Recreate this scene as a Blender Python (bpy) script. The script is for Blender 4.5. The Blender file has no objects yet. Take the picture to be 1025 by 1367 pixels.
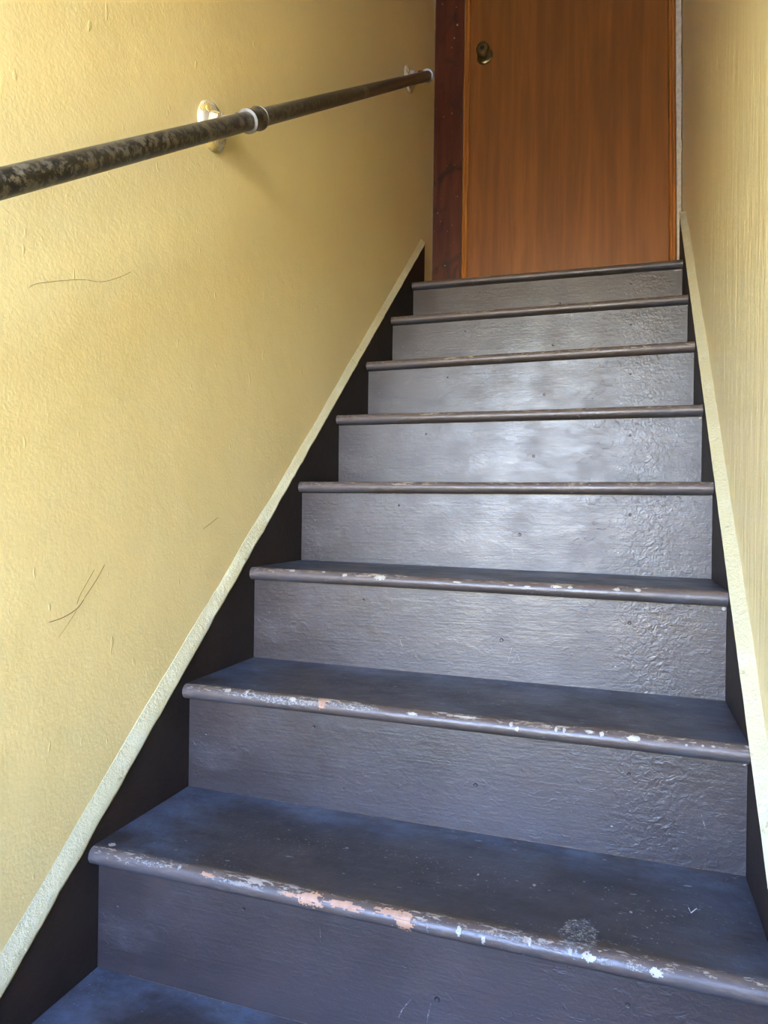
import bpy, bmesh, math, random
from mathutils import Vector, Matrix, noise
random.seed(7)
SC = bpy.context.scene
COL = SC.collection

# ------------------------------------------------------------------ camera
cam_d = bpy.data.cameras.new('camera')
cam = bpy.data.objects.new('camera', cam_d); COL.objects.link(cam)
RT = Vector((0.946945, 0.32113, 0.013073)); UP = Vector((-0.013012, -0.002335, 0.999913)); FW = Vector((-0.321132, 0.947032, -0.001967))
M = Matrix((RT, UP, -FW)).transposed().to_4x4()
M.translation = Vector((0.739324, -0.61957, 0.693288))
cam.matrix_world = M
cam_d.sensor_fit = 'VERTICAL'; cam_d.sensor_height = 36.0; cam_d.lens = 947.035 / 1367 * 36.0
cam_d.clip_start = 0.02
SC.camera = cam

# ------------------------------------------------------------------ light
SC.view_settings.view_transform = 'Standard'; SC.view_settings.look = 'None'
SC.view_settings.gamma = 1.0; SC.view_settings.use_curve_mapping = False
SC.view_settings.exposure = 4.25
SC.cycles.use_denoising = True
SC.cycles.max_bounces = 12; SC.cycles.diffuse_bounces = 8
w = bpy.data.worlds.new('world'); SC.world = w; w.use_nodes = True
nt = w.node_tree; nt.nodes.clear()
sky = nt.nodes.new('ShaderNodeTexSky'); sky.sky_type = 'NISHITA'; sky.sun_disc = False
sky.sun_elevation = math.radians(48); sky.sun_rotation = math.radians(60); sky.air_density = 1.0; sky.dust_density = 0.6; sky.ozone_density = 2.5
bg = nt.nodes.new('ShaderNodeBackground'); bg.inputs['Strength'].default_value = 1.1
ow = nt.nodes.new('ShaderNodeOutputWorld')
tint = nt.nodes.new('ShaderNodeMix'); tint.data_type = 'RGBA'; tint.blend_type = 'MULTIPLY'; tint.inputs[0].default_value = 1.0
wtc = nt.nodes.new('ShaderNodeTexCoord'); wsp = nt.nodes.new('ShaderNodeSeparateXYZ'); wmr = nt.nodes.new('ShaderNodeMapRange'); wmx = nt.nodes.new('ShaderNodeMix'); wmx.data_type = 'RGBA'
nt.links.new(wtc.outputs['Generated'], wsp.inputs[0]); nt.links.new(wsp.outputs[2], wmr.inputs[0]); wmr.inputs[1].default_value = .05; wmr.inputs[2].default_value = .45
nt.links.new(wmr.outputs[0], wmx.inputs[0]); wmx.inputs[6].default_value = (1.10, .97, .88, 1); wmx.inputs[7].default_value = (.78, .93, 1.36, 1)
nt.links.new(wmx.outputs[2], tint.inputs[7])     # hazy neutral horizon, deeper blue above
nt.links.new(sky.outputs[0], tint.inputs[6]); nt.links.new(tint.outputs[2], bg.inputs[0]); nt.links.new(bg.outputs[0], ow.inputs[0])
sd = bpy.data.lights.new('sun', 'SUN'); sd.energy = 10.0; sd.angle = math.radians(0.6); sd.color = (1.0, 0.86, 0.66)
so = bpy.data.objects.new('sun', sd); COL.objects.link(so)
so.rotation_euler = Vector((0.80, 0.30, 0.95)).to_track_quat('Z', 'Y').to_euler()
pd = bpy.data.lights.new('doorway_portal', 'AREA'); pd.shape = 'RECTANGLE'; pd.size = 0.70; pd.size_y = 2.2
pd.cycles.is_portal = True
po = bpy.data.objects.new('doorway_portal', pd); COL.objects.link(po)
po.location = (0.35, -1.72, 0.50); po.rotation_euler = (math.radians(90), 0, 0)

# ------------------------------------------------------------------ measures
W = 0.9066; RUN = 0.2292; RISE = 0.19; OV = 0.023; TH = 0.0263; RN = TH / 2
DY = {1: -.0013, 2: -.0007, 3: .003, 4: .0014, 5: -.0002, 6: -.0018, 7: -.0029, 8: .0026}
ZL = {0: .0042, 1: .0015, 2: -.0003, 3: .0014, 4: .0003, 5: -.0001, 6: -.0001, 7: .0048, 8: .0019}
ZR = {1: -.0002, 2: -.0037, 3: -.0055, 4: -.0009, 5: -.0031, 6: .0042, 7: .0023, 8: -.0066}
XL = -0.012; XR = W + 0.019
LA, LB = 0.8522, 0.0104
RA, RB = 0.8661, -0.0203
Y0, Y1, FLOOR, CEIL = -1.55, 2.168, -0.57, 3.85
KMIN = -2
def yk(k): return k * RUN + DY.get(k, 0)
def zl(k): return k * RISE + ZL.get(k, 0)
def zr(k): return k * RISE + ZR.get(k, 0)

# ------------------------------------------------------------------ node helpers
class NB:
    def __init__(s, name):
        s.m = bpy.data.materials.new(name); s.m.use_nodes = True; s.t = s.m.node_tree
        s.b = s.t.nodes['Principled BSDF']; s.tc = s.t.nodes.new('ShaderNodeTexCoord')
    def n(s, typ, **kw):
        x = s.t.nodes.new(typ)
        for k, v in kw.items(): setattr(x, k, v)
        return x
    def put(s, sock, v):
        if hasattr(v, 'links'): s.t.links.new(v, sock)
        elif isinstance(v, (tuple, list)) and len(v) == 3 and sock.type == 'RGBA': sock.default_value = (*v, 1)
        else: sock.default_value = v
    def co(s, scale=(1, 1, 1), loc=(0, 0, 0), rot=(0, 0, 0)):
        mp = s.n('ShaderNodeMapping'); s.t.links.new(s.tc.outputs['Object'], mp.inputs[0])
        mp.inputs['Scale'].default_value = scale; mp.inputs['Location'].default_value = loc; mp.inputs['Rotation'].default_value = rot
        return mp.outputs[0]
    def noise(s, co, scale=1, detail=4, rough=.55, dist=0):
        x = s.n('ShaderNodeTexNoise'); s.put(x.inputs['Vector'], co); x.inputs['Scale'].default_value = scale
        x.inputs['Detail'].default_value = detail; x.inputs['Roughness'].default_value = rough; x.inputs['Distortion'].default_value = dist
        return x.outputs['Fac']
    def vor(s, co, scale=1, feature='F1'):
        x = s.n('ShaderNodeTexVoronoi', feature=feature); s.put(x.inputs['Vector'], co); x.inputs['Scale'].default_value = scale
        return x.outputs['Distance']
    def math(s, op, a, b=0.0, clamp=False):
        x = s.n('ShaderNodeMath', operation=op); x.use_clamp = clamp; s.put(x.inputs[0], a); s.put(x.inputs[1], b); return x.outputs[0]
    def ramp(s, v, lo, hi, a=0.0, b=1.0):
        x = s.n('ShaderNodeMapRange'); s.put(x.inputs[0], v)
        for i, q in enumerate((lo, hi, a, b)): x.inputs[i + 1].default_value = q
        x.interpolation_type = 'SMOOTHSTEP'; return x.outputs[0]
    def mix(s, f, a, b):
        x = s.n('ShaderNodeMix', data_type='RGBA'); s.put(x.inputs[0], f); s.put(x.inputs[6], a); s.put(x.inputs[7], b); return x.outputs[2]
    def sep(s):
        x = s.n('ShaderNodeSeparateXYZ'); s.t.links.new(s.tc.outputs['Object'], x.inputs[0]); return x.outputs
    def bump(s, h, dist, strength=1.0, prev=None):
        x = s.n('ShaderNodeBump'); s.put(x.inputs['Height'], h); x.inputs['Distance'].default_value = dist; x.inputs['Strength'].default_value = strength
        if prev is not None: s.t.links.new(prev, x.inputs['Normal'])
        return x.outputs[0]
    def done(s, col, rough, normal=None, metallic=0.0, spec=0.5):
        s.put(s.b.inputs['Base Color'], col); s.put(s.b.inputs['Roughness'], rough); s.put(s.b.inputs['Metallic'], metallic)
        s.put(s.b.inputs['Specular IOR Level'], spec)
        if normal is not None: s.t.links.new(normal, s.b.inputs['Normal'])
        return s.m

# ------------------------------------------------------------------ materials
def m_wall(name, seed, vertical):
    n = NB(name)
    big = n.noise(n.co((1.3, 1.3, 1.3), (seed, 0, 0)), 1, 3)
    col = n.mix(n.ramp(big, .3, .7), WALL_A, WALL_B)
    dirt = n.ramp(n.noise(n.co((3, 3, 1.2), (seed, 3, 1)), 2, 6, .7), .62, .8, 0, .25)
    col = n.mix(dirt, col, (.36, .29, .14))
    peel = n.noise(n.co((1, 1, 1), (seed, 1, 2)), 210, 2, .5)
    nrm = n.bump(peel, .0012, .45 if not vertical else .3)
    if vertical:
        st = n.noise(n.co((20, 38, 5), (seed, 0, 0)), 1, 4, .6, .6)
        nrm = n.bump(st, .004, .8, nrm)
        ri = n.ramp(n.noise(n.co((30, 90, 9), (seed, 5, 0)), 1, 2, .5, .4), .62, .75)
        nrm = n.bump(ri, .0012, .8, nrm)
    else:
        st = n.noise(n.co((12, 12, 12), (seed, 0, 0)), 1, 3)
        nrm = n.bump(st, .004, .5, nrm)
        ck = n.ramp(n.noise(n.co((14, 60, 22), (0, 0, 0), (math.radians(40), 0, 0)), 1, 2, .5, .3), .70, .78)
        nrm = n.bump(ck, .0010, .8, nrm)
    return n.done(col, .36 if vertical else .42, nrm, spec=.5)
WALL_A = (.73, .605, .305); WALL_B = (.69, .565, .28)

def m_edge():
    n = NB('cream_painted_plaster_edge')
    f = n.ramp(n.noise(n.co((1, 1, 1)), 45, 5, .7), .60, .70)
    col = n.mix(f, (.46, .415, .255), (.31, .27, .155))
    col = n.mix(n.ramp(n.noise(n.co((1, 1, 1), (3, 1, 1)), 14, 4, .6), .5, .7, 0, .5), col, (.55, .53, .40))
    nrm = n.bump(n.noise(n.co(), 130, 5, .7), .003, .9)
    return n.done(col, .5, nrm)

PA = (.031, .0210, .0185); PB = (.043, .0295, .0265)
def m_riser():
    n = NB('glossy_brown_grey_riser_paint')
    x, y, z = n.sep()
    col = n.mix(n.ramp(n.noise(n.co((3, 3, 6)), 1, 4, .6), .35, .65), PA, PB)
    scuff = n.ramp(n.noise(n.co((2.2, 5, 5), (1, 4, 2)), 1, 6, .72), .56, .72, 0, .35)
    col = n.mix(scuff, col, (.115, .10, .095))
    dots = n.ramp(n.vor(n.co((1, 1, 1), (.3, .1, .6)), 19), .05, .075, 1, 0)
    keep = n.ramp(n.noise(n.co((7, 7, 7), (2, 2, 2)), 1, 2), .52, .58)
    dots = n.math('MULTIPLY', dots, keep)
    col = n.mix(dots, col, (.025, .02, .02))
    fl = n.ramp(n.noise(n.co((75, 75, 130), (5, 1, 0)), 1, 2, .5), .745, .775)
    col = n.mix(n.math('MULTIPLY', fl, .6), col, (.55, .5, .45))
    brush = n.noise(n.co((8, 30, 260)), 1, 5, .68, .2)
    nrm = n.bump(brush, .0005, .75)
    endm = n.math('MAXIMUM', n.ramp(x, .66, .80), n.ramp(x, .12, .02, 0, .45))
    lum = n.noise(n.co((1, 1, 1), (1, 1, 1)), 95, 3, .55, .8)
    lum = n.math('MULTIPLY', lum, n.ramp(n.noise(n.co((4, 4, 4), (9, 1, 1)), 1, 2), .35, .55, .35, 1))
    nrm = n.bump(n.math('MULTIPLY', lum, endm), .0020, .75, nrm)
    ridge = n.ramp(n.noise(n.co((48, 48, 70), (4, 0, 0)), 1, 4, .6, .8), .58, .66)
    ridge = n.math('MULTIPLY', ridge, n.math('ADD', n.math('MULTIPLY', endm, .8), n.ramp(n.noise(n.co((5, 5, 8), (8, 2, 0)), 1, 2), .50, .66)))
    nrm = n.bump(ridge, .0005, .5, nrm)
    nrm = n.bump(n.math('MULTIPLY', dots, -1), .003, .9, nrm)
    big = n.noise(n.co((6, 6, 10)), 1, 2)
    nrm = n.bump(big, .002, .5, nrm)
    nrm = n.bump(n.noise(n.co((40, 40, 75), (2, 7, 1)), 1, 6, .72, .4), .0011, .7, nrm)
    rough = n.ramp(n.noise(n.co((8, 8, 14), (3, 3, 3)), 1, 5, .7), .3, .7, .30, .46)
    return n.done(col, rough, nrm, spec=.5)

def m_tread(top):
    n = NB('worn_brown_grey_tread_paint' + ('_lower' if top else ''))
    x, y, z = n.sep()
    col = n.mix(n.ramp(n.noise(n.co((4, 9, 4)), 1, 5, .65), .35, .65), (.026, .021, .020), (.040, .033, .032))
    # foot-worn middle, back and corner dust with blue skylight painted into its colour
    dn = n.noise(n.co((9, 14, 9), (1, 1, 0)), 1, 6, .72)
    back = n.math('MAXIMUM', n.ramp(y, .15, .24), n.math('MAXIMUM', n.ramp(x, .22, .02), n.ramp(x, .72, .92, 0, .55)))
    dust = n.math('MULTIPLY', n.ramp(dn, .35, .70), back)
    col = n.mix(n.math('MULTIPLY', dust, .7), col, (.095, .120, .170))
    fl = n.ramp(n.noise(n.co((55, 130, 100), (5, 1, 0)), 1, 2, .5), .71, .75)
    fl2 = n.ramp(n.noise(n.co((260, 300, 300), (2, 1, 0)), 1, 1, .5), .68, .73)
    area = n.ramp(n.noise(n.co((7, 12, 7), (7, 0, 0)), 1, 3), .48, .62)
    fl = n.math('MAXIMUM', fl, n.math('MULTIPLY', fl2, area))
    col = n.mix(n.math('MULTIPLY', fl, .5), col, (.34, .33, .32))
    # brown band rubbed through behind the nose and cream chips along its edge
    band = n.math('MULTIPLY', n.ramp(y, .004, .010), n.ramp(y, .034, .016))
    mid = n.math('MULTIPLY', n.ramp(x, .10, .30), n.ramp(x, .90, .70))
    band = n.math('MULTIPLY', band, n.math('MULTIPLY', mid, n.ramp(n.noise(n.co((12, 60, 30)), 1, 4, .6), .36, .55)))
    col = n.mix(n.math('MULTIPLY', band, .8), col, (.055, .037, .018))
    edge = n.math('MULTIPLY', n.ramp(y, .0185, .010), n.ramp(z, -.026, -.013))
    col = n.mix(n.math('MULTIPLY', edge, .8), col, (.084, .058, .047))
    wn = n.noise(n.co((70, 240, 170), (1, 0, 3)), 1, 5, .68)
    wa = n.noise(n.co((9, 9, 9), (1, 5, 3)), 1, 3, .6)
    chip = n.math('MULTIPLY', n.ramp(n.math('ADD', wn, n.math('MULTIPLY', wa, .45)), .78, .83), n.math('MULTIPLY', edge, n.ramp(z, -.0115, -.005)))
    col = n.mix(n.math('MULTIPLY', chip, .75), col, (.36, .29, .22))
    wear = n.math('MULTIPLY', n.ramp(n.noise(n.co((20, 90, 90), (4, 0, 0)), 1, 5, .7), .5, .62), edge)
    col = n.mix(n.math('MULTIPLY', wear, .3), col, (.17, .13, .105))
    nrm = n.bump(n.noise(n.co((6, 120, 60)), 1, 4, .6, .3), .0008, .6)
    nrm = n.bump(n.noise(n.co((1, 1, 1), (3, 0, 0)), 40, 4, .6), .0025, .5, nrm)
    nrm = n.bump(n.math('MULTIPLY', chip, -1), .0008, .8, nrm)
    r = n.ramp(n.noise(n.co((7, 10, 7), (3, 3, 3)), 1, 5, .7), .3, .7, .34, .55)
    front = n.math('MULTIPLY', n.ramp(y, .016, .008), 1.0)
    r = n.math('SUBTRACT', r, n.math('MULTIPLY', front, .03))
    return n.done(col, r, nrm, spec=.42)

def m_skirt():
    n = NB('dark_brown_skirt_paint')
    col = n.mix(n.ramp(n.noise(n.co((6, 6, 6)), 1, 5, .65), .35, .7), (.017, .012, .011), (.027, .020, .018))
    fl = n.ramp(n.noise(n.co((90, 90, 140), (5, 1, 0)), 1, 2, .5), .80, .82)
    col = n.mix(n.math('MULTIPLY', fl, .6), col, (.4, .36, .30))
    nrm = n.bump(n.noise(n.co(), 50, 4, .6), .002, .6)
    return n.done(col, .6, nrm, spec=.15)

def m_door():
    n = NB('varnished_reddish_veneer')
    g = n.noise(n.co((26, 26, 1.6)), 1, 6, .62, .4)
    col = n.mix(n.ramp(g, .30, .70), (.17, .056, .009), (.25, .088, .015))
    f = n.noise(n.co((130, 130, 4)), 1, 3, .6)
    col = n.mix(n.ramp(f, .4, .75, 0, .35), col, (.15, .050, .008))
    d = n.ramp(n.noise(n.co((4, 4, 1.6), (2, 0, 5)), 1, 4, .6), .5, .75, 0, .45)
    col = n.mix(d, col, (.12, .040, .008))
    fl = n.ramp(n.noise(n.co((70, 70, 60), (4, 1, 0)), 1, 2), .82, .84)
    col = n.mix(n.math('MULTIPLY', fl, .5), col, (.6, .5, .35))
    nrm = n.bump(n.noise(n.co((60, 60, 3)), 1, 4, .6), .0006, .5)
    return n.done(col, .42, nrm, spec=.4)
def m_casing():
    n = NB('dark_red_stained_casing_wood')
    g = n.noise(n.co((30, 30, 3)), 1, 6, .62, .6)
    col = n.mix(n.ramp(g, .3, .7), (.060, .013, .006), (.105, .026, .011))
    k = n.ramp(n.noise(n.co((13, 13, 8), (1, 0, 2)), 1, 4, .6, .8), .52, .68, 0, .85)
    col = n.mix(k, col, (.016, .008, .005))
    fl = n.ramp(n.noise(n.co((60, 60, 60), (9, 1, 0)), 1, 2), .72, .74)
    col = n.mix(n.math('MULTIPLY', fl, .7), col, (.5, .38, .30))
    nrm = n.bump(n.noise(n.co((50, 50, 8)), 1, 4, .6), .0012, .6)
    return n.done(col, .42, nrm, spec=.4)
def m_mold():
    n = NB('orange_varnished_moulding')
    g = n.noise(n.co((60, 60, 3)), 1, 5, .6)
    col = n.mix(n.ramp(g, .3, .7), (.30, .105, .020), (.44, .17, .035))
    return n.done(col, .55, n.bump(n.noise(n.co((70, 70, 5)), 1, 3), .0005, .5), spec=.25)
def m_pipe():
    n = NB('blackened_steel_pipe')
    g = n.noise(n.co((70, 70, 70)), 1, 8, .75)
    col = n.mix(n.ramp(g, .47, .57), (.018, .016, .012), (.13, .115, .085))
    g2 = n.ramp(n.noise(n.co((12, 6, 12), (2, 2, 2)), 1, 5, .7), .58, .66, 0, .7)
    col = n.mix(g2, col, (.20, .18, .13))
    nrm = n.bump(g, .001, .5)
    return n.done(col, n.ramp(g, .4, .65, .30, .5), nrm, metallic=.35, spec=.6)
def m_flange():
    n = NB('flaking_yellow_and_white_flange_paint')
    f = n.ramp(n.noise(n.co((1, 1, 1)), 38, 4, .6, .8), .44, .54)
    col = n.mix(f, (.50, .37, .12), (.46, .43, .38))
    nrm = n.bump(f, .0015, .8)
    return n.done(col, .35, nrm, spec=.5)
def plain(name, c, r=.5, metallic=0.0, b=None, scale=60):
    n = NB(name)
    f = n.noise(n.co(), scale, 5, .65)
    c2 = tuple(q * .72 for q in c)
    return n.done(n.mix(n.ramp(f, .35, .7), c, c2), r, n.bump(f, .0008, .5), metallic=metallic)
def m_scuff(name, c, thr):
    n = NB(name)
    f = n.ramp(n.noise(n.co((230, 300, 300)), 1, 6, .8), thr, thr + .14)
    tr = n.n('ShaderNodeBsdfTransparent'); mx = n.n('ShaderNodeMixShader')
    n.done(c, .6)
    n.t.links.new(f, mx.inputs[0]); n.t.links.new(tr.outputs[0], mx.inputs[1]); n.t.links.new(n.b.outputs[0], mx.inputs[2])
    n.t.links.new(mx.outputs[0], n.t.nodes['Material Output'].inputs[0])
    return n.m

MAT = dict(wl=m_wall('glossy_yellow_wall_paint', 0, False), wr=m_wall('brushed_yellow_wall_paint', 7, True), edge=m_edge(),
           riser=m_riser(), tread=m_tread(False), skirt=m_skirt(), door=m_door(), casing=m_casing(), mold=m_mold(), pipe=m_pipe(),
           flange=m_flange(), brass=plain('tarnished_brass', (.20, .15, .065), .30, .9), black=plain('black_gap', (.01, .01, .01), .6),
           silver=plain('scraped_bare_metal', (.26, .25, .24), .45, .5), white=plain('bare_white_plaster', (.60, .54, .41), .8),
           wood=plain('bare_pinkish_wood', (.36, .19, .105), .6), cream=plain('cream_undercoat', (.34, .30, .24), .55),
           grey=m_scuff('pale_scuff', (.22, .20, .18), .44), dust=m_scuff('white_dust_smear', (.20, .195, .185), .46),
           scratch=plain('dark_scratch', (.13, .10, .05), .6), concrete=plain('pale_concrete', (.30, .27, .22), .8, scale=8),
           floor=plain('dark_floor_paint', (.07, .06, .058), .5), ceil=plain('white_ceiling', (.62, .58, .48), .7), frame=plain('white_frame_paint', (.70, .69, .66), .45))

# ------------------------------------------------------------------ mesh helpers
def link(name, verts, faces, mat, parent=None, loc=(0, 0, 0), smooth=False):
    me = bpy.data.meshes.new(name); me.from_pydata([tuple(v) for v in verts], [], faces); me.update()
    bm = bmesh.new(); bm.from_mesh(me); bmesh.ops.recalc_face_normals(bm, faces=bm.faces); bm.to_mesh(me); bm.free()
    if smooth:
        for p in me.polygons: p.use_smooth = True
    me.materials.append(mat)
    o = bpy.data.objects.new(name, me); COL.objects.link(o); o.location = loc
    if parent is not None: o.parent = parent
    return o
def tag(o, label=None, cat=None, group=None, kind=None):
    for k, v in (('label', label), ('category', cat), ('group', group), ('kind', kind)):
        if v: o[k] = v
    return o
def empty(name, loc=(0, 0, 0)):
    o = bpy.data.objects.new(name, None); COL.objects.link(o); o.location = loc; return o
class MB:
    def __init__(s): s.v = []; s.f = []
    def add(s, v, f):
        k = len(s.v); s.v += [tuple(q) for q in v]; s.f += [tuple(i + k for i in q) for q in f]; return s
    def box(s, a, b):
        (x0, y0, z0), (x1, y1, z1) = a, b
        return s.add([(x0, y0, z0), (x1, y0, z0), (x1, y1, z0), (x0, y1, z0), (x0, y0, z1), (x1, y0, z1), (x1, y1, z1), (x0, y1, z1)],
                     [(0, 1, 2, 3), (4, 5, 6, 7), (0, 1, 5, 4), (1, 2, 6, 5), (2, 3, 7, 6), (3, 0, 4, 7)])
    def loft(s, rings, close=True, caps=True):
        n = len(rings[0]); k = len(s.v)
        for r in rings: s.v += [tuple(q) for q in r]
        for i in range(len(rings) - 1):
            for j in range(n if close else n - 1):
                a = k + i * n + j; b = k + i * n + (j + 1) % n
                s.f.append((a, b, b + n, a + n))
        if caps: s.f.append(tuple(k + j for j in range(n))); s.f.append(tuple(k + (len(rings) - 1) * n + j for j in range(n)))
        return s
    def tube(s, pts, rad, n=20, caps=True):
        pts = [Vector(p) for p in pts]
        if not isinstance(rad, (list, tuple)): rad = [rad] * len(pts)
        rings = []; u = None
        for i, p in enumerate(pts):
            t = ((pts[min(i + 1, len(pts) - 1)] - pts[max(i - 1, 0)])).normalized()
            if u is None: u = t.orthogonal().normalized()
            u = (u - t * u.dot(t)).normalized(); v = t.cross(u)
            rings.append([p + (u * math.cos(a) + v * math.sin(a)) * rad[i] for a in (2 * math.pi * j / n for j in range(n))])
        return s.loft(rings, True, caps)
    def lathe(s, base, axis, prof, n=24):   # prof: (distance along the axis, radius)
        axis = Vector(axis).normalized(); u = axis.orthogonal().normalized(); v = axis.cross(u); base = Vector(base)
        rings = [[base + axis * h + (u * math.cos(a) + v * math.sin(a)) * r for a in (2 * math.pi * j / n for j in range(n))] for h, r in prof]
        return s.loft(rings, True, True)
    def build(s, name, mat, parent=None, loc=(0, 0, 0), smooth=False): return link(name, s.v, s.f, mat, parent, loc, smooth)
def sharp(o, ang=35):
    for p in o.data.polygons: p.use_smooth = True
    o.data.set_sharp_from_angle(angle=math.radians(ang)); return o

# ------------------------------------------------------------------ room shell
def wall_side(name, mat, left):
    ys = [Y0 + (Y1 + .004 - Y0) * i / 90 for i in range(91)]; zs = [-.9 + (CEIL + .9) * i / 90 for i in range(91)]
    v = []; f = []
    for z in zs:
        for y in ys:
            d = .0016 * noise.noise(Vector((y * 2.3, z * 2.3, 3 if left else 9))) + .0007 * noise.noise(Vector((y * 9, z * 6, 1)))
            if left: x = XL + d
            else:
                lean = .013 * max(0, min(1, (z - 1.6) / 1.0)) * max(0, min(1, (y - .9) / 1.1))
                x = XR + d - lean
            v.append((x, y, z))
    n = 91
    for i in range(n - 1):
        for j in range(n - 1): f.append((i * n + j, i * n + j + 1, (i + 1) * n + j + 1, (i + 1) * n + j))
    s = -.14 if left else .14
    k = len(v); c = [0, n - 1, n * n - 1, n * (n - 1)]
    rim = [j for j in range(n)] + [i * n + n - 1 for i in range(1, n)] + [(n - 1) * n + j for j in range(n - 2, -1, -1)] + [i * n for i in range(n - 2, 0, -1)]
    v += [((XL if left else XR) + s, v[r][1], v[r][2]) for r in rim]
    m_ = len(rim)
    for a in range(m_):
        b = (a + 1) % m_; f.append((rim[a], rim[b], k + b, k + a))
    f.append(tuple(k + a for a in range(m_)))
    o = link(name, v, f, mat, None)
    sharp(o, 40)
    return tag(o, kind='structure')
wall_l = wall_side('wall_left', MAT['wl'], True)
wall_r = wall_side('wall_right', MAT['wr'], False)
b = MB(); b.box((XL - .14, Y1 + .006, -.9), (.112, Y1 + .13, CEIL)); b.box((.905, Y1 + .006, -.9), (XR + .14, Y1 + .13, CEIL)); b.box((.112, Y1 + .006, 3.60), (.905, Y1 + .13, CEIL)); b.box((.112, Y1 + .006, -.9), (.905, Y1 + .13, 1.48)); b.box((.112, 2.2095, 1.48), (.905, Y1 + .13, 3.60))
wall_b = tag(b.build('wall_back', MAT['wl']), kind='structure')
OX0, OX1, OZ1 = .0, .60, 1.80     # entrance opening behind the camera
b = MB(); b.box((XL - .14, Y0 - .14, -.9), (OX0, Y0 - .002, CEIL)); b.box((OX1, Y0 - .14, -.9), (XR + .14, Y0 - .002, CEIL)); b.box((OX0, Y0 - .14, OZ1), (OX1, Y0 - .002, CEIL)); b.box((OX0, Y0 - .14, -.9), (OX1, Y0 - .002, FLOOR - .03))
tag(b.build('wall_front', MAT['wl']), kind='structure')
b = MB(); b.box((XL - .14, Y0 - .14, CEIL + .002), (XR + .14, Y1 + .13, CEIL + .12)); tag(b.build('ceiling', MAT['ceil']), kind='structure')
b = MB(); b.box((XL + .003, Y0, FLOOR - .1), (XR - .003, -.462 + OV, FLOOR)); tag(b.build('floor', MAT['floor']), kind='structure')
b = MB(); b.box((OX0, Y0 - .16, FLOOR - .03), (OX0 + .03, Y0 + .01, OZ1)); b.box((OX1 - .03, Y0 - .16, FLOOR - .03), (OX1, Y0 + .01, OZ1)); b.box((OX0 + .03, Y0 - .16, OZ1 - .03), (OX1 - .03, Y0 + .01, OZ1)); b.box((OX0 + .03, Y0 - .16, FLOOR - .03), (OX1 - .03, Y0 + .01, FLOOR + .012))
b.box((OX0 + .03, Y0 - .10, FLOOR + .012), (OX1 - .03, Y0 - .06, .38))       # unseen solid panel, added to block entrance light from the lowest steps
tag(b.build('door_2', MAT['frame']), kind='structure')
b = MB(); b.box((-14, -22, -.92), (14, Y0 - .141, -.72)); tag(b.build('ground', MAT['concrete']), kind='structure')

# plaster fillet running down the top edge of each skirt board
def fillet(parent, left):
    A, B = (LA, LB) if left else (RA, RB)
    al = math.atan(A); ny, nz = -math.sin(al), math.cos(al)
    y0, y1 = -.72, (2.007 if left else 2.03)
    depth = -.012 if left else .019; x0 = 0 if left else W; sg = 1 if left else -1
    h = .017 if left else .0145
    rings = []; N = 260
    for i in range(N + 1):
        y = y0 + (y1 - y0) * i / N; z = A * y + B
        q = lambda s, a, c=0: a * noise.noise(Vector((y * s, c, 4.0 + (0 if left else 7))))
        grow = (1 + .55 * max(0, min(1, (.9 - y) / .6))) if left else 1
        taper = max(.25, min(1, (y1 - y) / .12)) if not left else 1
        low = -.0022 + q(26, .0026) + q(90, .0014, 2); top = (h * grow + q(9, .0035, 5) + q(50, .0012, 7)) * taper
        P = [(sg * .0016, low), (sg * .0022, low + .004), (depth * .45, top * .50 + q(40, .0008, 8)), (depth * .92, top), (depth * 1.25, top + .0008), (depth * 1.25, low - .004), (sg * .0003, low - .0012)]
        rings.append([(x0 + px, y + ny * n_, z + nz * n_) for px, n_ in P])
    o = MB().loft(rings).build('trim_5' if left else 'trim_6', MAT['edge']); sharp(o, 50)
    tag(o, 'cream painted plaster edge along the top of the dark skirt board on the ' + ('left' if left else 'right'), kind='structure')
fillet(wall_l, True); fillet(wall_r, False)

# scratches on the left wall
def ribbon(mb, pts, wdt, axis, off):
    pts = [Vector(p) for p in pts]
    rings = []
    for i, p in enumerate(pts):
        t = (pts[min(i + 1, len(pts) - 1)] - pts[max(i - 1, 0)]).normalized()
        n = Vector(axis); s = t.cross(n).normalized() * (wdt * (.35 if i in (0, len(pts) - 1) else 1) / 2)
        rings.append([p - s, p + s, p + s + n * off, p - s + n * off])
    mb.loft(rings)
def yz(pts, x): return [(x, a, b_) for a, b_ in pts]
def smooth_pts(pts, sub=5):
    P = [Vector(p) for p in pts]; out = []
    for i in range(len(P) - 1):
        a, b_, c, d = P[max(i - 1, 0)], P[i], P[i + 1], P[min(i + 2, len(P) - 1)]
        for j in range(sub):
            t = j / sub
            out.append(.5 * ((2 * b_) + (c - a) * t + (2 * a - 5 * b_ + 4 * c - d) * t * t + (3 * b_ - a - 3 * c + d) * t ** 3))
    return out + [P[-1]]
SCR = [([(.1594, .5328), (.1863, .5359), (.2128, .545), (.2273, .5573)], .0011), ([(.2127, .5513), (.22, .5654), (.2346, .5833), (.2478, .5988)], .0006),
       ([(.2272, .5582), (.253, .5839), (.2704, .6056)], .0008), ([(.1785, .5082), (.1948, .5243), (.2128, .5428)], .0003),
       ([(.537, .6542), (.5637, .6649), (.5894, .676)], .0008), ([(.1184, .9826), (.1368, .9941), (.2095, 1.0215), (.2546, 1.0323), (.2934, 1.0512), (.3221, 1.0693)], .0006)]
def wall_x(y, z): return XL + .0016 * noise.noise(Vector((y * 2.3, z * 2.3, 3))) + .0007 * noise.noise(Vector((y * 9, z * 6, 1)))
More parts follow.
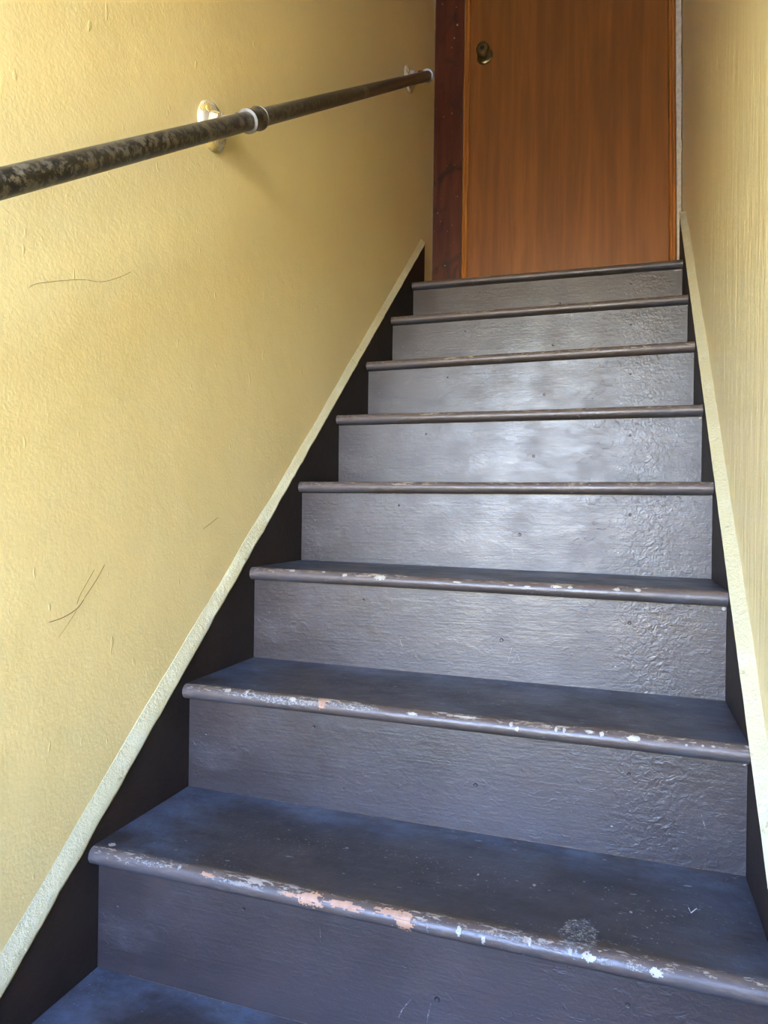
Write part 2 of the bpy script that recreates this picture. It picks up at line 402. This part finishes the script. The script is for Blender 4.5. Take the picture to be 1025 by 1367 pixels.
for pts, wd in SCR:
    mb = MB(); ribbon(mb, [(wall_x(p[1], p[2]) - .0004, p[1], p[2]) for p in smooth_pts(yz(pts, 0))], wd, (1, 0, 0), .0007)
    mb.build('scratch', MAT['scratch'], wall_l)

# ------------------------------------------------------------------ staircase
stairs = tag(empty('staircase', (0, yk(KMIN), FLOOR)), 'steep wooden staircase in worn brown-grey gloss paint rising between yellow walls to the door', 'staircase')
def rel(o):
    o.location = o.location - stairs.location; return o
def profile(s):                         # arc length along the bullnose, 0 where the flat top begins
    if s >= 0: return RN + s, 0.0, 0.0, 1.0
    a = -s / RN
    return RN - RN * math.sin(a), -RN + RN * math.cos(a), -math.sin(a), math.cos(a)
def wob(k, x, s=0): return .0009 * noise.noise(Vector((x * 7, k * 3.1, 0))) + .0004 * noise.noise(Vector((x * 31, k * 3.1, 2)))
NX = 90
def make_tread(k):
    y0, last = yk(k), (k == 8)
    depth = (Y1 + .003 - y0) if last else (yk(k + 1) + OV - y0)
    prof = []
    for i in range(9):
        a = math.pi - math.pi * i / 8
        prof.append((RN - RN * math.sin(a), -RN + RN * math.cos(a)))
    prof += [(RN + .008, 0), (RN + .03, 0), (RN + .09, 0), (depth, 0), (depth, -TH)]
    rings = []
    for i in range(NX + 1):
        x = .0006 + (W - .0012) * i / NX
        z0 = zl(k) + (zr(k) - zl(k)) * x / W - zl(k); ww = wob(k, x)
        dip = -.0012 * math.exp(-((x - .48) / .2) ** 2)
        rings.append([(x, py + (ww if py < .02 else 0), pz + z0 + (dip if (py < .06 and pz > -.008) else 0)) for py, pz in prof])
    o = MB().loft(rings).build('tread', MAT['tread'], stairs, (0, y0, zl(k)))
    sharp(o, 40); return rel(o)
def make_riser(k):
    y = yk(k) + OV; th = .018
    zb0, zb1 = (zl(k - 1), zr(k - 1)) if k > KMIN else (FLOOR, FLOOR)
    zt0, zt1 = zl(k) - TH, zr(k) - TH
    v = []; N = 30
    for i in range(N + 1):
        x = .0006 + (W - .0012) * i / N; t = x / W
        zb = zb0 + (zb1 - zb0) * t + .0002; zt = zt0 + (zt1 - zt0) * t - .0002
        v.append([(x, 0, zb), (x, th, zb), (x, th, zt), (x, 0, zt)])
    o = MB().loft(v).build('riser', MAT['riser'], stairs, (0, y, 0))
    # local origin at the foot so the paint texture differs from step to step
    dz = zb0
    for vv in o.data.vertices: vv.co.z -= dz
    o.location.z = dz
    return rel(o)
TR = {}
for k in range(KMIN, 9):
    TR[k] = make_tread(k); make_riser(k)
def skirt(left):
    A, B = (LA, LB) if left else (RA, RB)
    ye = 2.007 if left else 2.03
    ys = -.72
    lo = lambda y: max(FLOOR + .001, min(A * y + B - .34, 1.45))
    cols = [ys + (ye - ys) * i / 40 for i in range(41)]
    if left: xa, xb = XL + .0022, 0
    else: xa, xb = W, XR - .0022
    o = MB().loft([[(xa, y, lo(y)), (xb, y, lo(y)), (xb, y, A * y + B), (xa, y, A * y + B)] for y in cols]).build('skirt_board', MAT['skirt'], stairs)
    rel(o)
skirt(True); skirt(False)

# worn patches and paint chips on the three lowest treads: (x, arc position, width, height, kind)
CH = {1: [(.2004, -.0108, .0178, .0046, 'w'), (.3267, -.0137, .0189, .0051, 'w'), (.3554, -.0142, .031, .0151, 'w'), (.4059, -.0133, .048, .0084, 'w'), (.4699, -.0096, .0399, .0078, 'w'), (.486, -.0178, .0211, .0162, 'w'), (.5544, -.0147, .0064, .0122, 'c'), (.5851, -.019, .0045, .0086, 'c'), (.6397, -.0108, .0034, .0087, 'c'), (.6862, -.0123, .0042, .0076, 'c'), (.7063, -.0146, .014, .0083, 'c'), (.7244, -.0157, .0179, .0067, 'g'), (.7574, -.0145, .0263, .0076, 'g'), (.7795, -.0154, .0125, .0088, 'c'), (.6936, .02, .0402, .0583, 'd'), (.7534, .089, .0036, .0053, 'c'), (.6304, .1121, .0048, .0059, 'c'), (.5536, .1129, .0029, .006, 'c'), (.2868, .0677, .0182, .004, 'g'), (.5162, -.0188, .0038, .0107, 'g'), (.0254, .009, .0103, .0096, 'c'), (.1544, -.0082, .0056, .009, 'g'), (.0689, -.0147, .0074, .0085, 'g'), (.11, -.011, .07, .006, 'g'), (.24, -.013, .09, .004, 'g'), (.62, -.010, .10, .004, 'g')],
      2: [(.2696, -.0117, .0131, .0165, 'w'), (.0897, -.0084, .0112, .0079, 'c'), (.1274, -.0039, .0055, .0198, 'c'), (.216, -.0117, .0108, .0079, 'c'), (.5108, -.0079, .0414, .0038, 'c'), (.5806, -.0121, .0056, .0083, 'c'), (.59, -.018, .0056, .0066, 'c'), (.647, -.0112, .0043, .0084, 'c'), (.6588, -.0109, .0043, .0084, 'c'), (.695, -.0101, .0126, .0049, 'c'), (.7119, -.0115, .0062, .0069, 'c'), (.7561, -.0128, .0182, .0077, 'c'), (.8255, -.0141, .0029, .0031, 'c'), (.8467, -.0125, .0029, .0032, 'c'), (.8601, -.0119, .0038, .0032, 'c'), (.3227, -.012, .0832, .012, 'g'), (.19, -.014, .20, .012, 'g'), (.4245, -.0121, .017, .0049, 'c'), (.4717, -.0036, .0185, .0045, 'c')],
      3: [(.0968, -.0086, .0132, .0068, 'c'), (.1667, -.0081, .0064, .0069, 'c'), (.2135, -.0131, .0095, .0067, 'c'), (.2878, -.0136, .023, .0096, 'c'), (.5432, -.0151, .0082, .0043, 'c'), (.5732, -.0163, .0108, .0042, 'c'), (.6238, -.0132, .0158, .0061, 'c'), (.6487, -.0132, .0078, .006, 'c'), (.7278, -.0127, .01, .0076, 'c'), (.7625, -.012, .0098, .0062, 'c'), (.4419, -.0149, .0143, .0045, 'c')]}
def chip_cells(mb, k, x, s, wd, hs, rag, holes=0.0):
    st = max(.0007, min(.0016, min(wd, hs) / 5)); nx = int(wd * 1.5 / st) + 2; ns = int(hs * 1.5 / st) + 2
    idx = {}
    def vert(i, j):
        if (i, j) not in idx:
            xx = x + (i - nx / 2) * st; ss = s + (j - ns / 2) * st
            py, pz, n1, n2 = profile(ss)
            z0 = (zr(k) - zl(k)) * xx / W; ww = wob(k, xx) if py < .02 else 0
            dip = -.0012 * math.exp(-((xx - .48) / .2) ** 2) if (py < .06 and pz > -.008) else 0
            off = .0004 + (.0004 if ss < -.003 else 0)
            idx[(i, j)] = len(mb.v); mb.v.append((xx, py + ww + n1 * off, pz + z0 + dip + n2 * off))
        return idx[(i, j)]
    for i in range(nx):
        for j in range(ns):
            u = (i + .5 - nx / 2) * st / (wd / 2); v_ = (j + .5 - ns / 2) * st / (hs / 2)
            r = math.hypot(u, v_) + rag * noise.noise(Vector((x * 50 + u * 2.2, k * 9 + v_ * 2.2, s * 90))) + rag * .6 * noise.noise(Vector((x * 50 + u * 6, k * 9 + v_ * 6, s * 90)))
            if r < 1: mb.f.append((vert(i, j), vert(i + 1, j), vert(i + 1, j + 1), vert(i, j + 1)))
KM = {'w': 'wood', 'c': 'cream', 'g': 'grey', 'd': 'dust'}
for k, L in CH.items():
    groups = {'c': MB(), 'g': MB()}
    for x, s, wd, hs, kd in L:
        if kd in groups: chip_cells(groups[kd], k, x, s, wd, hs, .45 if kd == 'c' else .3)
        else:
            mb = MB(); chip_cells(mb, k, x, s, wd * 1.1, hs * 1.1, .75 if kd == 'w' else .35)
            tag(mb.build('bare_wood_patch' if kd == 'w' else 'dust_smear', MAT[KM[kd]], TR[k]), 'pale bare wood showing through the worn nose' if kd == 'w' else 'whitish dusty smear on the dark paint')
    for kd, mb in groups.items():
        if mb.f: tag(mb.build('paint_chips' if kd == 'c' else 'scuffs', MAT[KM[kd]], TR[k]), kind='stuff')
# white tick mark on the second visible tread
mb = MB(); ribbon(mb, [(.8234, .1388, .0001), (.8251, .1268, .0001), (.8332, .1406, .0001)], .0018, (0, 0, 1), .0005)
mb.build('tick_mark', MAT['frame'], TR[1], (0, 0, (zr(1) - zl(1)) * .91))
# small runs of pale filler under the noses, at the right end of three steps
for k, w_, h_ in ((3, .006, .007), (8, .026, .004), (5, .005, .005), (2, .004, .005)):
    zt = zr(k) - TH - h_ * .5 - .0012; rings = []
    for dx_, sc in ((0, .4), (.3, 1), (.7, .8), (1, .3)):
        rings.append([(W - .002 - w_ * (1 - dx_), yk(k) + OV - .0012 * sc, zt + a * h_ * sc * .5) for a in (-1, 1)] + [(W - .002 - w_ * (1 - dx_), yk(k) + OV + .0005, zt + a * h_ * sc * .5) for a in (1, -1)])
    MB().loft(rings).build('filler_drip', MAT['cream'], stairs, -stairs.location)
# scratches on risers
RS = {2: [[(.8471, .2698), (.8510, .257), (.8542, .2464)]], 1: [[(.3616, .134), (.3630, .118)], [(.4888, .0691), (.478, .055), (.472, .040)], [(.5153, .0702), (.512, .055), (.5107, .0453)]],
      3: [[(.3239, .4389), (.3290, .4259)], [(.545, .4125), (.553, .430), (.560, .4115)], [(.536, .410), (.543, .442)]], 4: [[(.5063, .6176), (.5100, .590)]]}
for k, L in RS.items():
    for pts in L:
        mb = MB(); ribbon(mb, [(x, yk(k) + OV + .0003, z) for x, z in pts], .0016, (0, -1, 0), .0006)
        mb.build('scratch', MAT['grey'], stairs, -stairs.location)

# ------------------------------------------------------------------ door and trim at the top
DX0, DXB, DXT = .132, .884, .8665
def dxr(z): return DXB + (DXT - DXB) * (z - 1.6) / .95
def slab(x0, fx1, y0, y1, z0, z1, fx0=None, n=1):
    fx0 = fx0 or (lambda z: x0)
    return MB().loft([[(fx0(z), y0, z), (fx1(z), y0, z), (fx1(z), y1, z), (fx0(z), y1, z)] for z in (z0, z1)])
LZ = zl(8) + .001
door = tag(slab(DX0, lambda z: dxr(z) - .002, 2.174, 2.209, LZ + .006, 3.555).build('door_1', MAT['door']), kind='structure')
tag(slab(XL - .001, lambda z: .1065, 2.160, 2.1735, LZ, 3.67).build('trim_1', MAT['casing']), 'dark red stained casing board left of the door', kind='structure')
def moulding(name, xs, base, wdt, flip, z0, z1):
    # ribbed stop: two rounds and a flat, swept upright
    pr = [(0, 2.2085), (0, 2.163)] + [(wdt * t, 2.163 - .004 * math.sin(math.pi * min(1, t / .45)) if t < .45 else 2.166 - .0045 * math.sin(math.pi * (t - .5) / .45) if .5 < t < .95 else 2.168) for t in [i / 20 for i in range(1, 20)]] + [(wdt, 2.170), (wdt, 2.2085)]
    rings = [[(xs(z) + (wdt - px if flip else px), py, z) for px, py in pr] for z in (z0, z1)]
    o = MB().loft(rings).build(name, MAT['mold']); sharp(o, 50); return tag(o, kind='structure')
moulding('trim_2', lambda z: .1085, 0, .0225, False, LZ, 3.58)
moulding('trim_3', lambda z: dxr(z), 0, .0225, True, LZ, 3.58)
b = MB(); b.box((.1085, 2.163, 3.582), (.905, 2.209, 3.60)); tag(b.build('trim_4', MAT['mold']), kind='structure')
# strip of bare plaster between door frame and right wall
rings = []
for i in range(120):
    z = LZ + (CEIL - LZ) * i / 119
    q = .0022 * noise.noise(Vector((z * 22, 1, 1))) + .0012 * noise.noise(Vector((z * 80, 1, 1)))
    xa = dxr(z) + .0235 - max(0, z - 2.6) * 0; lean = .013 * max(0, min(1, (z - 1.6) / 1.0))
    rings.append([(xa, 2.1735, z), (xa + .001, 2.155 + q, z), (XR - lean - .004 + q, 2.150 + q, z), (XR - lean + .003, 2.1735, z)])
tag(MB().loft(rings).build('plaster_edge', MAT['white'], wall_b), 'rough white plaster strip beside the door frame')
# thin rough line of paint down the left corner
rings = []
for i in range(160):
    z = LZ + (CEIL - LZ) * i / 159
    q = max(0, .0016 * noise.noise(Vector((z * 30, 5, 1))) + .0003)
    rings.append([(XL - .002, 2.157, z), (XL + .0012 + q, 2.157, z), (XL + .0012 + q, 2.1605, z), (XL - .002, 2.1605, z)])
MB().loft(rings).build('paint_edge', MAT['cream'], wall_b)
# knob
kx, kz, ky = .190, 2.502, 2.1738
rs = MB().lathe((kx, ky, kz), (0, -1, 0), [(0, .0325), (.003, .0325), (.006, .030), (.0085, .024), (.010, .016)], 32).build('knob_rosette', MAT['brass'], door); sharp(rs, 30)
kb = MB().lathe((kx, ky - .010, kz), (0, -1, 0), [(-.001, .0125), (.016, .0115), (.024, .015), (.029, .0215), (.036, .0260), (.043, .0262), (.048, .0235), (.0500, .0200), (.0485, .0185), (.0480, .0)], 32).build('door_knob', MAT['brass'], door); sharp(kb, 40)
lc = MB().lathe((kx, ky - .0577, kz), (0, -1, 0), [(0, .0085), (.002, .008), (.0025, .006)], 20).box((kx - .0012, ky - .0609, kz - .005), (kx + .0012, ky - .0595, kz + .005)).build('keyhole', MAT['black'], kb)

# ------------------------------------------------------------------ handrail
RX = .070; SL = .6526; RZ0 = 1.0575
def rp(y, dx=0): return Vector((RX + dx, y, RZ0 + SL * y))
rail = tag(empty('handrail', rp(.555)), 'blackened steel pipe handrail with tee and elbow fittings on the left yellow wall', 'handrail')
def relr(o): o.location = o.location - rail.location; return o
RD = Vector((0, 1, SL)).normalized(); PR = .0162
YA, YB, YT = -.86, 1.800, .5600
relr(sharp(MB().tube([rp(YA + .03), rp(YT - .012)], PR, 28).build('pipe', MAT['pipe'], rail)))
relr(sharp(MB().tube([rp(YT + .012), rp(YB - .02)], PR, 28).build('pipe', MAT['pipe'], rail)))
def ring_at(y, s0, s1, r, name, mat, parent):
    c = rp(y)
    o = MB().lathe(c, RD, [(s0, PR), (s0, r * .97), (s0 + (s1 - s0) * .25, r), (s1 - (s1 - s0) * .25, r), (s1, r * .97), (s1, PR)], 28).build(name, mat, parent)
    return sharp(o, 40)
tee = MB().lathe(rp(YT), RD, [(-.026, PR), (-.026, .0205), (-.020, .0215), (-.014, .0195), (.014, .0195), (.020, .0215), (.026, .0205), (.026, PR)], 28)
tee.tube([rp(YT), rp(YT) + Vector((-.030, -.002, -.002))], .0175, 24)
tee = relr(sharp(tee.build('tee_fitting', MAT['pipe'], rail), 40))
for s in (-1, 1):
    o = MB().lathe(rp(YT) + RD * s * .0255, RD * s, [(-.002, .0190), (-.0012, .0214), (.0004, .0213), (.0010, .0170)], 28).build('fitting_rim', MAT['silver'], tee); sharp(o, 50)

def bend(y, up):      # the pipe turning into the wall
    c = rp(y); a = RD * (1 if up else -1); b_ = Vector((-1, 0, 0)); R_ = .030; out = []
    st = c - a * .012
    for i in range(11):
        t = math.pi / 2 * i / 10
        out.append(c + a * (R_ * math.sin(t)) + b_ * (R_ * (1 - math.cos(t))))
    return [c - a * .020, c - a * .004] + out + [out[-1] + b_ * .012]
for y, up in ((YB - .022, True), (YA + .03, False)):
    P = bend(y, up)
    el = relr(sharp(MB().tube(P, [.0208, .0200] + [.0195] * 11 + [.0200], 28).build('elbow_fitting', MAT['pipe'], rail), 40))
    a = RD * (1 if up else -1)
    o = MB().lathe(P[0], -a, [(-.002, .0195), (-.0015, .0216), (.001, .0214), (.0016, .0165)], 28).build('fitting_rim', MAT['silver'], el); sharp(o, 50)
    relr(sharp(MB().tube([P[-1] - Vector((-.006, 0, 0)), Vector((XL - .001, P[-1].y, P[-1].z))], .0165, 24).build('nipple', MAT['flange'], rail)))
def flange(y, z, ang):
    b = MB(); R0 = .045
    # cast oval plate with a raised collar and soft lumps of old paint
    rings = []
    for h, r in [(-.002, 1.0), (.004, 1.0), (.008, .95), (.011, .80), (.0125, .60), (.020, .52), (.027, .48), (.0275, .30)]:
        ring = []
        for j in range(48):
            t = 2 * math.pi * j / 48
            rr = R0 * r * (1 + .06 * noise.noise(Vector((math.cos(t) * 2.2, math.sin(t) * 2.2, y * 7 + h * 20))))
            ring.append((XL + h + (.0012 * noise.noise(Vector((math.cos(t) * 4, math.sin(t) * 4, r * 6 + y))) if h > 0 else 0), y + rr * math.cos(t), z + rr * math.sin(t)))
        rings.append(ring)
    b.loft(rings)
    f = relr(sharp(b.build('wall_flange', MAT['flange'], rail), 45))
    for q in range(4):
        t = math.pi / 4 + q * math.pi / 2 + ang
        o = MB().lathe((XL + .0105, y + .034 * math.cos(t), z + .034 * math.sin(t)), (1, 0, 0), [(-.003, .0052), (.0016, .0052), (.0030, .0034), (.0032, .0)], 12).build('screw', MAT['flange'], f); sharp(o, 50)
tn = relr(sharp(MB().tube([rp(YT) + Vector((-.028, -.002, -.002)), Vector((XL - .001, .546, rp(YT).z - .008))], .0165, 24).build('nipple', MAT['flange'], rail)))
flange(.546, rp(YT).z - .008, .2)
pe = bend(YB - .022, True)[-1]; flange(pe.y, pe.z, .5)
pe = bend(YA + .03, False)[-1]; flange(pe.y, pe.z, .1)
